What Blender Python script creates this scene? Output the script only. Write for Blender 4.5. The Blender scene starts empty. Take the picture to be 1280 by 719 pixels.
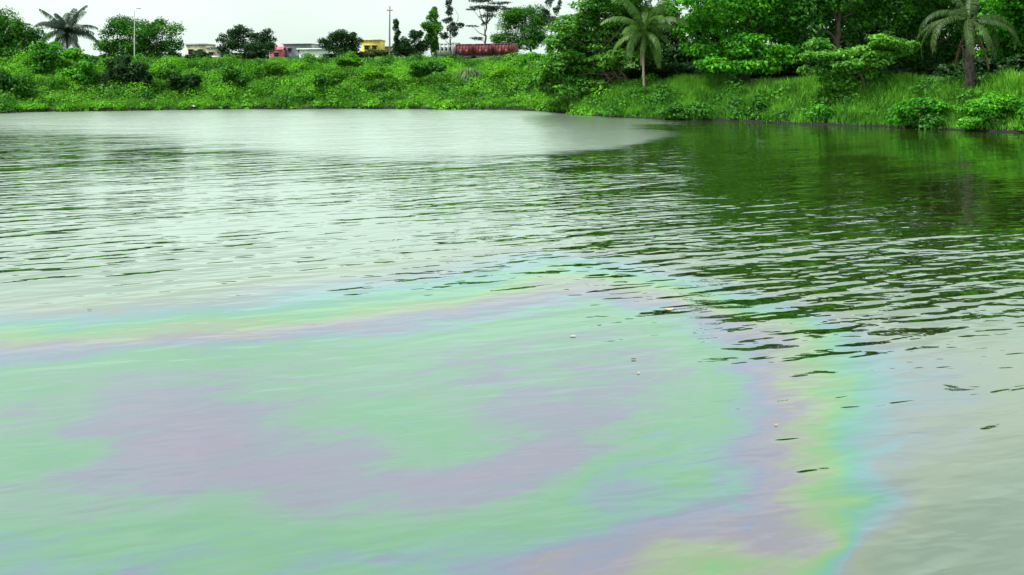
import bpy, math, random
import numpy as np
from mathutils import Vector, Matrix

rng = np.random.default_rng(7)
random.seed(7)
scene = bpy.context.scene
C = scene.collection
R = math.radians

# ------------------------------------------------------------------ camera
CAM_H = 4.5          # eye height above the water
F = 1108.0           # focal length in photo pixels (1280 wide)
HOR = 88.0           # horizon row
cam_d = bpy.data.cameras.new('camera')
cam = bpy.data.objects.new('camera', cam_d)
C.objects.link(cam)
cam.location = (0, 0, CAM_H)
cam.rotation_euler = (R(90), 0, 0)
cam_d.sensor_width = 36
cam_d.lens = 36 * F / 1280
cam_d.shift_y = -(359.5 - HOR) / 1280
cam_d.clip_end = 9000
scene.camera = cam

# ------------------------------------------------------------------ sky, sun, exposure
SUN_EL, SUN_AZ = 60, 250      # degrees; azimuth clockwise from +Y (high on the left)
world = bpy.data.worlds.new('World')
scene.world = world
world.use_nodes = True
wn, wl = world.node_tree.nodes, world.node_tree.links
wn.clear()
w_out = wn.new('ShaderNodeOutputWorld')
w_bg = wn.new('ShaderNodeBackground')
w_sky = wn.new('ShaderNodeTexSky')
w_sky.sky_type = 'NISHITA'
w_sky.sun_disc = False
w_sky.sun_elevation = R(SUN_EL)
w_sky.sun_rotation = R(SUN_AZ)
w_sky.dust_density = 4.0
w_bg.inputs['Strength'].default_value = 0.10
# bright overcast veil over the blue: even cloud, brighter towards the zenith like any overcast sky
w_tc = wn.new('ShaderNodeTexCoord')
w_map = wn.new('ShaderNodeMapping'); w_map.inputs['Scale'].default_value = (1.0, 1.0, 3.0)
w_noise = wn.new('ShaderNodeTexNoise'); w_noise.inputs['Scale'].default_value = 2.2
w_noise.inputs['Detail'].default_value = 5; w_noise.inputs['Roughness'].default_value = 0.55
wl.new(w_tc.outputs['Generated'], w_map.inputs[0]); wl.new(w_map.outputs[0], w_noise.inputs['Vector'])
w_sep = wn.new('ShaderNodeSeparateXYZ'); wl.new(w_tc.outputs['Generated'], w_sep.inputs[0])
w_el = wn.new('ShaderNodeMapRange')
w_el.inputs['From Min'].default_value = 0.0; w_el.inputs['From Max'].default_value = 1.0
w_el.inputs['To Min'].default_value = 7.9; w_el.inputs['To Max'].default_value = 12.0
wl.new(w_sep.outputs['Z'], w_el.inputs['Value'])
w_nr = wn.new('ShaderNodeMapRange')
w_nr.inputs['From Min'].default_value = 0.3; w_nr.inputs['From Max'].default_value = 0.7
w_nr.inputs['To Min'].default_value = 0.88; w_nr.inputs['To Max'].default_value = 1.12
wl.new(w_noise.outputs['Fac'], w_nr.inputs['Value'])
w_mul = wn.new('ShaderNodeMath'); w_mul.operation = 'MULTIPLY'
wl.new(w_el.outputs[0], w_mul.inputs[0]); wl.new(w_nr.outputs[0], w_mul.inputs[1])
w_col = wn.new('ShaderNodeVectorMath'); w_col.operation = 'SCALE'
w_col.inputs[0].default_value = (0.85, 1.0, 0.915)
wl.new(w_mul.outputs[0], w_col.inputs['Scale'])
w_mix = wn.new('ShaderNodeMix'); w_mix.data_type = 'RGBA'
w_mix.inputs['Factor'].default_value = 0.9
wl.new(w_sky.outputs[0], w_mix.inputs['A']); wl.new(w_col.outputs[0], w_mix.inputs['B'])
wl.new(w_mix.outputs['Result'], w_bg.inputs['Color'])
wl.new(w_bg.outputs[0], w_out.inputs['Surface'])

sun_d = bpy.data.lights.new('sun', 'SUN')
sun_d.energy = 4.5
sun_d.angle = R(12)
sun_d.color = (1.0, 0.97, 0.90)
sun = bpy.data.objects.new('sun', sun_d)
C.objects.link(sun)
_sd = Vector((math.sin(R(SUN_AZ)) * math.cos(R(SUN_EL)), math.cos(R(SUN_AZ)) * math.cos(R(SUN_EL)), math.sin(R(SUN_EL))))
sun.rotation_euler = _sd.to_track_quat('Z', 'Y').to_euler()
sun.location = (0, 0, 60)

scene.view_settings.view_transform = 'Standard'
scene.view_settings.look = 'None'
scene.view_settings.exposure = 0.5
scene.view_settings.gamma = 1.0
scene.cycles.max_bounces = 6
scene.cycles.diffuse_bounces = 3
scene.cycles.glossy_bounces = 3
scene.cycles.transmission_bounces = 3
scene.cycles.transparent_max_bounces = 4
scene.cycles.sample_clamp_indirect = 4.0

# ------------------------------------------------------------------ helpers
def wx(px, z): return (px - 640.0) / F * z
def wz(py, z): return CAM_H + (HOR - py) / F * z
def at(px, py, z): return np.array((wx(px, z), z, wz(py, z)))

def tag(o, label, cat, group=None):
    o['label'] = label; o['category'] = cat
    if group: o['group'] = group
    return o

def thing(name, label, cat, loc=(0, 0, 0), rz=0.0, group=None):
    o = bpy.data.objects.new(name, None)
    o.empty_display_size = 0.3
    C.objects.link(o)
    o.location = [float(v) for v in loc]
    o.rotation_euler = (0, 0, rz)
    return tag(o, label, cat, group)

def np_mesh(name, verts, faces, mat=None, tint=None, smooth=False, attrs=None):
    """verts Nx3, faces list of int arrays with equal row length."""
    if not isinstance(faces, (list, tuple)): faces = [faces]
    faces = [np.asarray(f, dtype=np.int32) for f in faces if len(f)]
    me = bpy.data.meshes.new(name)
    nl = sum(f.size for f in faces); nf = sum(len(f) for f in faces)
    me.vertices.add(len(verts)); me.loops.add(nl); me.polygons.add(nf)
    me.vertices.foreach_set('co', np.asarray(verts, dtype=np.float32).ravel())
    me.loops.foreach_set('vertex_index', np.concatenate([f.ravel() for f in faces]))
    tot = np.concatenate([np.full(len(f), f.shape[1], dtype=np.int32) for f in faces])
    me.polygons.foreach_set('loop_start', np.concatenate(([0], np.cumsum(tot)[:-1])).astype(np.int32))
    me.polygons.foreach_set('loop_total', tot)
    if tint is not None:
        a = me.attributes.new('tint', 'FLOAT', 'FACE')
        a.data.foreach_set('value', np.asarray(tint, dtype=np.float32))
    if attrs:
        for k, v in attrs.items():
            a = me.attributes.new(k, 'FLOAT', 'POINT')
            a.data.foreach_set('value', np.asarray(v, dtype=np.float32))
    me.update(calc_edges=True)
    if smooth:
        me.polygons.foreach_set('use_smooth', np.ones(nf, dtype=bool))
    if mat: me.materials.append(mat)
    me.validate()
    return me

def link(name, me, parent=None, loc=(0, 0, 0), rot=(0, 0, 0)):
    o = bpy.data.objects.new(name, me)
    C.objects.link(o)
    if parent: o.parent = parent
    o.location = [float(v) for v in loc]; o.rotation_euler = rot
    return o

class MB:
    """collects boxes, tubes and prisms into one mesh"""
    def __init__(s): s.v = []; s.q = []; s.n = 0
    def add(s, v, q):
        s.v.append(np.asarray(v, float)); s.q.append(np.asarray(q, int) + s.n); s.n += len(v); return s
    def box(s, x0, x1, y0, y1, z0, z1):
        v = [(x0,y0,z0),(x1,y0,z0),(x1,y1,z0),(x0,y1,z0),(x0,y0,z1),(x1,y0,z1),(x1,y1,z1),(x0,y1,z1)]
        q = [(0,3,2,1),(4,5,6,7),(0,1,5,4),(1,2,6,5),(2,3,7,6),(3,0,4,7)]
        return s.add(v, q)
    def tube(s, pts, rad, n=7):
        pts = np.asarray(pts, float); m = len(pts); rad = np.broadcast_to(np.asarray(rad, float), (m,))
        t = np.gradient(pts, axis=0); t /= np.linalg.norm(t, axis=1)[:, None] + 1e-9
        ref = np.where(np.abs(t[:, 2:3]) > 0.8, np.array([[1., 0, 0]]), np.array([[0, 0, 1.]]))
        a = np.cross(t, ref); a /= np.linalg.norm(a, axis=1)[:, None] + 1e-9
        b = np.cross(t, a)
        th = np.linspace(0, 2 * np.pi, n, endpoint=False)
        ring = (a[:, None] * np.cos(th)[None, :, None] + b[:, None] * np.sin(th)[None, :, None]) * rad[:, None, None]
        v = (pts[:, None] + ring).reshape(-1, 3)
        q = [(i*n+j, i*n+(j+1) % n, (i+1)*n+(j+1) % n, (i+1)*n+j) for i in range(m-1) for j in range(n)]
        v = np.vstack([v, pts[:1], pts[-1:]])
        e0, e1 = m*n, m*n+1
        for j in range(0, n):      # caps as degenerate-free quads are not possible, so use thin fans of quads in pairs
            pass
        s.add(v, q)
        return s
    def mesh(s, name, mat, smooth=False, tint=None):
        return np_mesh(name, np.vstack(s.v), np.vstack(s.q), mat, smooth=smooth)
    def build(s, name, mat, parent=None, loc=(0, 0, 0), rot=(0, 0, 0), smooth=False):
        return link(name, s.mesh(name, mat, smooth), parent, loc, rot)

def cyl_pts(z0, z1, n=2, x=0, y=0): return [(x, y, z0 + (z1 - z0) * i / (n - 1)) for i in range(n)]

# ---- materials
def new_mat(name):
    m = bpy.data.materials.new(name); m.use_nodes = True
    nt = m.node_tree; nt.nodes.clear()
    return m, nt.nodes, nt.links

def leaf_mat(name, col, col2=None, trans=0.35, vary=0.45, patch=0.25, gloss=0.015, gain=0.9):
    """leaf: diffuse + translucent + a little gloss; tint attribute varies each leaf, noise varies whole boughs"""
    m, n, l = new_mat(name)
    out = n.new('ShaderNodeOutputMaterial')
    at_ = n.new('ShaderNodeAttribute'); at_.attribute_name = 'tint'
    geo = n.new('ShaderNodeNewGeometry')
    noi = n.new('ShaderNodeTexNoise'); noi.inputs['Scale'].default_value = patch; noi.inputs['Detail'].default_value = 2
    l.new(geo.outputs['Position'], noi.inputs['Vector'])
    add = n.new('ShaderNodeMath'); add.operation = 'MULTIPLY_ADD'; add.inputs[1].default_value = gain
    l.new(noi.outputs['Fac'], add.inputs[0]); 
    sc = n.new('ShaderNodeMath'); sc.operation = 'MULTIPLY_ADD'; sc.inputs[1].default_value = vary; sc.inputs[2].default_value = -0.22 - (gain - 0.9)*0.5
    l.new(at_.outputs['Fac'], sc.inputs[0]); l.new(sc.outputs[0], add.inputs[2])
    c2 = col2 or (col[0]*2.2 + 0.02, col[1]*1.55, col[2]*0.9)
    c0 = (col[0]*0.45, col[1]*0.5, col[2]*0.75)
    rp = n.new('ShaderNodeValToRGB')
    rp.color_ramp.elements[0].position = 0.15; rp.color_ramp.elements[0].color = (*c0, 1)
    rp.color_ramp.elements[1].position = 0.95; rp.color_ramp.elements[1].color = (*c2, 1)
    e = rp.color_ramp.elements.new(0.5); e.color = (*col, 1)
    l.new(add.outputs[0], rp.inputs[0])
    d = n.new('ShaderNodeBsdfDiffuse'); t = n.new('ShaderNodeBsdfTranslucent'); g = n.new('ShaderNodeBsdfGlossy')
    g.inputs['Roughness'].default_value = 0.5
    g.inputs['Color'].default_value = (0.8, 0.9, 0.8, 1)
    l.new(rp.outputs[0], d.inputs['Color']); l.new(rp.outputs[0], t.inputs['Color'])
    m1 = n.new('ShaderNodeMixShader'); m1.inputs[0].default_value = trans
    l.new(d.outputs[0], m1.inputs[1]); l.new(t.outputs[0], m1.inputs[2])
    m2 = n.new('ShaderNodeMixShader'); m2.inputs[0].default_value = gloss
    l.new(m1.outputs[0], m2.inputs[1]); l.new(g.outputs[0], m2.inputs[2])
    l.new(m2.outputs[0], out.inputs['Surface'])
    return m

def plain_mat(name, col, rough=0.8, dirt=0.3, scale=1.5, metal=0.0, dirt_col=None, stretch=(1, 1, 0.3)):
    """paint / wood / plaster with streaky weathering"""
    m, n, l = new_mat(name)
    out = n.new('ShaderNodeOutputMaterial'); p = n.new('ShaderNodeBsdfPrincipled')
    p.inputs['Roughness'].default_value = rough; p.inputs['Metallic'].default_value = metal
    tc = n.new('ShaderNodeTexCoord'); mp = n.new('ShaderNodeMapping'); mp.inputs['Scale'].default_value = stretch
    no = n.new('ShaderNodeTexNoise'); no.inputs['Scale'].default_value = scale; no.inputs['Detail'].default_value = 6
    no.inputs['Roughness'].default_value = 0.65
    l.new(tc.outputs['Object'], mp.inputs[0]); l.new(mp.outputs[0], no.inputs['Vector'])
    rp = n.new('ShaderNodeValToRGB')
    dc = dirt_col or tuple(c * (1 - dirt) * 0.8 for c in col)
    rp.color_ramp.elements[0].position = 0.35; rp.color_ramp.elements[0].color = (*dc, 1)
    rp.color_ramp.elements[1].position = 0.6; rp.color_ramp.elements[1].color = (*col, 1)
    l.new(no.outputs['Fac'], rp.inputs[0]); l.new(rp.outputs[0], p.inputs['Base Color'])
    bp = n.new('ShaderNodeBump'); bp.inputs['Strength'].default_value = 0.3; bp.inputs['Distance'].default_value = 0.02
    l.new(no.outputs['Fac'], bp.inputs['Height']); l.new(bp.outputs[0], p.inputs['Normal'])
    l.new(p.outputs[0], out.inputs['Surface'])
    return m

M = {}
M['leaf_bright'] = leaf_mat('leaf_bright', (0.060, 0.300, 0.012), (0.17, 0.50, 0.014), patch=0.35, gain=1.4)
M['leaf_vine']   = leaf_mat('leaf_vine',   (0.105, 0.345, 0.007), (0.17, 0.48, 0.008), patch=0.3, gain=1.7, vary=0.2)
M['leaf_mid']    = leaf_mat('leaf_mid',    (0.040, 0.175, 0.013), (0.10, 0.30, 0.014), patch=0.35, gain=1.4)
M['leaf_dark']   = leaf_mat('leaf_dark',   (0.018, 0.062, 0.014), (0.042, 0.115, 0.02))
M['leaf_dusky']  = leaf_mat('leaf_dusky',  (0.050, 0.075, 0.062), (0.09, 0.12, 0.09))
M['leaf_olive']  = leaf_mat('leaf_olive',  (0.070, 0.105, 0.018), (0.15, 0.17, 0.03))
M['leaf_almond'] = leaf_mat('leaf_almond', (0.072, 0.260, 0.018), (0.18, 0.44, 0.03), gloss=0.025)
M['frond_grey']  = leaf_mat('frond_grey',  (0.040, 0.072, 0.045), (0.11, 0.13, 0.07), gloss=0.03)
M['frond_green'] = leaf_mat('frond_green', (0.060, 0.150, 0.018), (0.19, 0.30, 0.04), gloss=0.025)
M['frond_olive'] = leaf_mat('frond_olive', (0.030, 0.072, 0.010), (0.085, 0.13, 0.022), gloss=0.025)
M['frond_dry']   = leaf_mat('frond_dry',   (0.16, 0.10, 0.05), (0.30, 0.20, 0.11), gloss=0.03)
M['grass']       = leaf_mat('grass',       (0.095, 0.300, 0.020), (0.20, 0.48, 0.03), patch=0.45, gain=1.5)
M['tussock']     = leaf_mat('tussock',     (0.11, 0.20, 0.07), (0.28, 0.36, 0.17))
M['bark']        = plain_mat('bark', (0.10, 0.075, 0.055), 0.95, 0.5, 4)
M['bark_pale']   = plain_mat('bark_pale', (0.24, 0.20, 0.15), 0.95, 0.4, 5, stretch=(1, 1, 4))
M['bark_palm']   = plain_mat('bark_palm', (0.060, 0.048, 0.040), 0.95, 0.5, 3, stretch=(1, 1, 5))

# ------------------------------------------------------------------ the lie of the land
SHORE_PX = [(-420,148),(-250,146),(-120,144),(0,141.5),(60,139.5),(120,139),(250,137),(330,136.3),(420,136),(540,136.6),(640,137),(690,139.5),(720,143),(780,147),
            (860,150),(905,150.5),(950,152),(1000,155),(1040,156),(1100,158),(1150,160),(1200,163),(1280,166),(1340,169.5),(1420,174),(1560,183),(1800,200)]
_sz = np.array([CAM_H * F / (y - HOR) for x, y in SHORE_PX])
_sx = np.array([(x - 640) / F * z for (x, y), z in zip(SHORE_PX, _sz)])
def vnoise(x, y, s, seed=0):
    """smooth value noise, vectorised"""
    x = np.asarray(x, float) / s; y = np.asarray(y, float) / s
    xi = np.floor(x).astype(int); yi = np.floor(y).astype(int)
    fx = x - xi; fy = y - yi; fx = fx*fx*(3-2*fx); fy = fy*fy*(3-2*fy)
    def h(a, b):
        k = (a * 374761393 + b * 668265263 + seed * 1442695041) & 0x7fffffff
        k = ((k ^ (k >> 13)) * 1274126177) & 0x7fffffff
        return ((k ^ (k >> 16)) & 0xffff) / 65535.0
    return (h(xi,yi)*(1-fx)+h(xi+1,yi)*fx)*(1-fy) + (h(xi,yi+1)*(1-fx)+h(xi+1,yi+1)*fx)*fy
def shore(x):
    x = np.asarray(x, float)
    return np.interp(x, _sx, _sz) + (vnoise(x, 0*x, 2.3, 3) - 0.5) * 1.3 + (vnoise(x, 0*x, 0.9, 5) - 0.5) * 0.5
def smooth(a, b, x):
    t = np.clip((np.asarray(x, float) - a) / (b - a), 0, 1); return t*t*(3-2*t)
def ground_h(x, y):
    x = np.asarray(x, float); y = np.asarray(y, float)
    d = y - shore(x)
    right = smooth(4, 15, x)                      # the lower grassy shore under the big trees
    left_h = 0.5*smooth(-0.1, 0.35, d) + 1.0*smooth(0.5, 9, d) + 3.7*smooth(5, 24, d) + 1.6*smooth(34, 80, d)
    right_h = 0.28*smooth(-0.1, 0.35, d) + 2.77*smooth(0.4, 8.5, d) + 1.0*smooth(10, 30, d) + 3.2*smooth(35, 90, d)
    h = left_h*(1-right) + right_h*right
    h = h + (vnoise(x, y, 5, 1) - 0.5) * 1.6 * smooth(0.5, 6, d) + (vnoise(x, y, 1.4, 2) - 0.5) * 0.25 * smooth(0.3, 3, d)
    bed = -1.6 * smooth(0, 6, -d)
    near = smooth(3.2, -0.5, y)                   # the bank under the camera
    h = np.where(d < 0, bed, h)
    return h*(1-near) + 2.8*near

def ground_mat():
    m, n, l = new_mat('ground_soil_and_grass')
    out = n.new('ShaderNodeOutputMaterial'); p = n.new('ShaderNodeBsdfPrincipled'); p.inputs['Roughness'].default_value = 0.95; p.inputs['Specular IOR Level'].default_value = 0.1
    geo = n.new('ShaderNodeNewGeometry'); sep = n.new('ShaderNodeSeparateXYZ'); l.new(geo.outputs['Position'], sep.inputs[0])
    no = n.new('ShaderNodeTexNoise'); no.inputs['Scale'].default_value = 0.8; no.inputs['Detail'].default_value = 8
    l.new(geo.outputs['Position'], no.inputs['Vector'])
    rp = n.new('ShaderNodeValToRGB')
    rp.color_ramp.elements[0].position = 0.35; rp.color_ramp.elements[0].color = (0.03, 0.055, 0.012, 1)
    rp.color_ramp.elements[1].position = 0.7; rp.color_ramp.elements[1].color = (0.05, 0.14, 0.015, 1)
    l.new(no.outputs['Fac'], rp.inputs[0])
    wet = n.new('ShaderNodeMapRange'); wet.inputs['From Min'].default_value = 0.12; wet.inputs['From Max'].default_value = 0.45
    l.new(sep.outputs['Z'], wet.inputs['Value'])
    mx = n.new('ShaderNodeMix'); mx.data_type = 'RGBA'; mx.inputs['A'].default_value = (0.018, 0.017, 0.02, 1)
    l.new(wet.outputs[0], mx.inputs['Factor']); l.new(rp.outputs[0], mx.inputs['B'])
    l.new(mx.outputs['Result'], p.inputs['Base Color'])
    bp = n.new('ShaderNodeBump'); bp.inputs['Strength'].default_value = 0.6; bp.inputs['Distance'].default_value = 0.1
    l.new(no.outputs['Fac'], bp.inputs['Height']); l.new(bp.outputs[0], p.inputs['Normal'])
    l.new(p.outputs[0], out.inputs['Surface'])
    return m

def grid_faces(nx, ny):
    i = np.arange(ny-1)[:, None] * nx + np.arange(nx-1)[None, :]
    i = i.ravel()
    return np.stack([i, i+1, i+nx+1, i+nx], axis=1)

_gx = np.concatenate([np.array([-3500,-1800,-900,-500,-320,-220,-160]), np.arange(-130, 131, 0.9), np.array([160,220,320,500,900,1800,3500])])
_gy = np.concatenate([np.array([-1500,-500,-200,-80,-40,-20,-10]), np.arange(-5, 8, 1.0), np.arange(8, 48, 4.0), np.arange(48, 135, 0.6), np.arange(135, 220, 4.0), np.array([240,280,340,420,550,800,1200,2000,3500,6000])])
GX, GY = np.meshgrid(_gx, _gy)
gv = np.stack([GX.ravel(), GY.ravel(), ground_h(GX.ravel(), GY.ravel())], axis=1)
gnd = link('ground', np_mesh('ground', gv, grid_faces(len(_gx), len(_gy)), ground_mat(), smooth=True))
gnd['kind'] = 'structure'

# ------------------------------------------------------------------ water and the oil film on it
# control points of the film (photo px -> point on the water): thickness of the film, 0 = clean water
FILM = [(0,372,0),(0,393,.2),(0,408,.34),(0,424,.52),(0,441,.66),(0,470,.8),(0,505,.9),(0,560,.82),(0,620,.9),(0,700,.72),
 (120,372,0),(120,392,.22),(120,406,.36),(130,420,.52),(140,431,.66),(120,465,.86),(120,505,.92),(70,545,.84),(100,600,.9),(110,645,.9),(60,712,.7),
 (250,365,.05),(250,380,.25),(250,396,.40),(250,411,.52),(240,423,.66),(250,446,.8),(180,480,.95),(150,520,1.0),(230,520,1.0),(60,575,.8),
 (380,335,0),(380,362,.22),(400,378,.36),(400,396,.5),(400,413,.66),(400,440,.82),(330,475,.86),(290,545,1.02),(240,560,1.05),(330,600,.98),
 (480,318,0),(480,338,.12),(510,352,.25),(540,365,.38),(560,378,.5),(545,396,.64),(560,414,.74),(560,440,.88),(420,490,.87),(480,540,.88),(420,560,.95),
 (600,300,0),(600,330,.2),(610,348,.36),(620,362,.48),(660,375,.62),(650,398,.74),(640,430,.86),(600,500,.9),(640,470,.9),(550,560,.9),
 (690,305,.05),(690,322,.3),(690,338,.42),(700,356,.62),(730,372,.7),(740,392,.8),(720,420,.88),(760,450,.92),(700,480,.9),(780,500,.9),
 (800,305,0),(800,325,.2),(800,345,.38),(840,365,.5),(800,380,.66),(840,395,.78),(880,410,.74),(830,440,.86),(870,470,.9),
 (900,330,0),(930,352,.1),(930,380,.4),(950,400,.6),(1000,375,.12),(1010,400,.42),(980,420,.62),(1060,400,.1),(1060,432,.36),(1010,440,.52),(950,445,.66),
 (1130,420,.08),(1120,450,.24),(1080,460,.36),(1050,480,.44),(1000,470,.56),(965,490,.62),(930,480,.74),(1180,460,.2),(1250,440,.08),(1280,500,.06),
 (1180,500,.19),(1120,500,.22),(1085,520,.34),(1045,530,.44),(1005,530,.54),(975,545,.6),(930,540,.74),(880,520,.82),
 (1210,560,.12),(1130,560,.18),(1090,570,.3),(1045,580,.44),(1000,590,.55),(965,590,.62),(920,595,.7),(850,560,.8),(780,560,.82),
 (1240,640,0),(1160,630,.04),(1125,630,.22),(1100,635,.32),(1050,630,.42),(1010,640,.52),(970,640,.6),(930,640,.66),(870,630,.72),(800,600,.8),
 (1120,680,0),(1075,690,.1),(1060,685,.5),(1020,690,.58),(950,700,.62),(880,710,.5),(900,680,.6),(820,680,.62),(740,690,.66),(660,690,.7),(590,690,.74),
 (1180,700,0),(1280,700,0),(1280,600,0),(1100,715,0),(700,640,.8),(740,600,.8),(640,650,.8),(560,660,.82),(480,670,.8),(400,665,.8),(330,665,.82),(250,655,.84),
 (390,610,1.0),(460,610,1.03),(540,605,1.0),(620,590,.97),(690,575,1.0),(700,560,1.0),(640,560,.93),(160,690,.74),(260,705,.74),(420,705,.78),(540,712,.74),(180,610,.9),(200,640,.9),
 (0,330,0),(200,320,0),(400,290,0),(600,250,0),(900,280,0),(1200,330,0),(0,200,0),(640,180,0),(1280,250,0),(0,800,.7),(400,800,.75),(800,800,.6),(1200,800,0)]
# how strongly the wind ruffles the surface (slope scale), and how much of it is too fine to see (roughness)
RIPPLE = [(0,150,.9),(300,150,.9),(640,150,.9),(820,160,.9),(0,185,.5),(200,190,.38),(400,190,.34),(640,205,1.0),(900,170,.12),(1100,180,.08),(1260,190,.08),
 (0,230,.48),(200,240,.33),(420,240,.3),(640,240,1.0),(800,230,.8),(960,230,.28),(1150,240,.1),(1270,240,.14),
 (0,300,.44),(120,320,.36),(300,300,.27),(480,300,.34),(640,300,.95),(800,300,1.0),(960,300,1.05),(1120,310,1.05),(1270,310,1.0),
 (0,355,.5),(200,350,.5),(360,330,.4),(500,360,.32),(640,350,.55),(780,350,.75),(900,350,.95),(1040,360,1.1),(1180,370,1.15),(1270,370,.9),
 (0,400,.2),(200,400,.2),(450,400,.25),(640,395,.3),(760,400,.45),(880,410,.5),(1000,410,.8),(1100,415,1.0),(1200,410,.95),(1275,420,.5),
 (300,470,.16),(640,470,.2),(860,450,.3),(1000,460,.35),(1100,450,.5),(1180,440,.5),(1250,480,.25),(0,480,.14),(0,600,.12),(400,600,.12),(800,600,.13),(1100,560,.2),(1200,600,.3),(1250,560,.3),(640,720,.12),(100,720,.12),(1150,700,.3),(1280,720,.2)]
ROUGH = [(0,142,.9),(200,142,1.),(400,142,1.),(600,142,1.),(760,152,1.),(830,165,.6),(870,160,.0),(0,160,.6),(200,160,.85),(420,165,1.),(560,165,1.),(700,168,1.),(780,176,1.),(840,180,.1),
 (640,188,.9),(720,184,.95),(560,190,.8),(640,204,.12),(740,198,.12),(820,192,.05),(480,200,.5),(300,195,.35),(120,190,.2),(0,190,.15),(0,230,.05),(300,230,.1),(480,230,.2),(640,230,.03),(900,200,0),(1100,180,0),(1280,180,0),(1280,300,0),(640,300,0),(0,300,0),(640,500,0),(0,600,0),(1280,600,0),(640,720,0)]
def to_world(c):
    c = np.array(c, float); z = CAM_H * F / (c[:, 1] - HOR)
    return (c[:, 0] - 640) / F * z, z, c[:, 2]
def field(ctrl, X, Y, k=8.0, p=2.6):
    """scattered-data interpolation over the water, in a metric that stretches with distance"""
    cx, cy, cv = to_world(ctrl)
    def met(x, y): return x / (y + 2.0) * 10.0, np.log(y + 2.0) * k
    ax, ay = met(cx, cy)
    A = np.sqrt((ax[:, None]-ax[None])**2 + (ay[:, None]-ay[None])**2)
    w = np.linalg.solve(A + np.eye(len(ax)) * 0.02, cv - cv.mean())
    bx, by = met(X, Y)
    out = np.empty(len(X))
    for i in range(0, len(X), 20000):
        s = slice(i, i + 20000)
        B = np.sqrt((bx[s, None]-ax[None])**2 + (by[s, None]-ay[None])**2)
        out[s] = B @ w + cv.mean()
    return out

WY = np.concatenate([np.array([-1.0, 2.0, 4.0, 5.5]), CAM_H * F / np.linspace(900 - HOR, 119.5 - HOR, 330)])
_t = np.linspace(-1, 1, 321); WU = np.sign(_t) * (0.3*np.abs(_t) + 0.7*np.abs(_t)**4)
WYg, WUg = np.meshgrid(WY, WU, indexing='ij')
WXg = WUg * (WYg * 0.75 + 62.0)
wv = np.stack([WXg.ravel(), WYg.ravel(), np.zeros(WXg.size)], axis=1)
wY = np.clip(wv[:, 1], 6.0, None); wX = np.clip(wv[:, 0], -0.75*wY - 1, 0.75*wY + 1)
a_film = np.clip(field(FILM, wX, wY), 0, 1.2)
a_rip = np.clip(field(RIPPLE, wX, wY), 0.06, 1.4)
a_rgh = np.clip(field(ROUGH, wX, wY), 0, 1)

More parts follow.
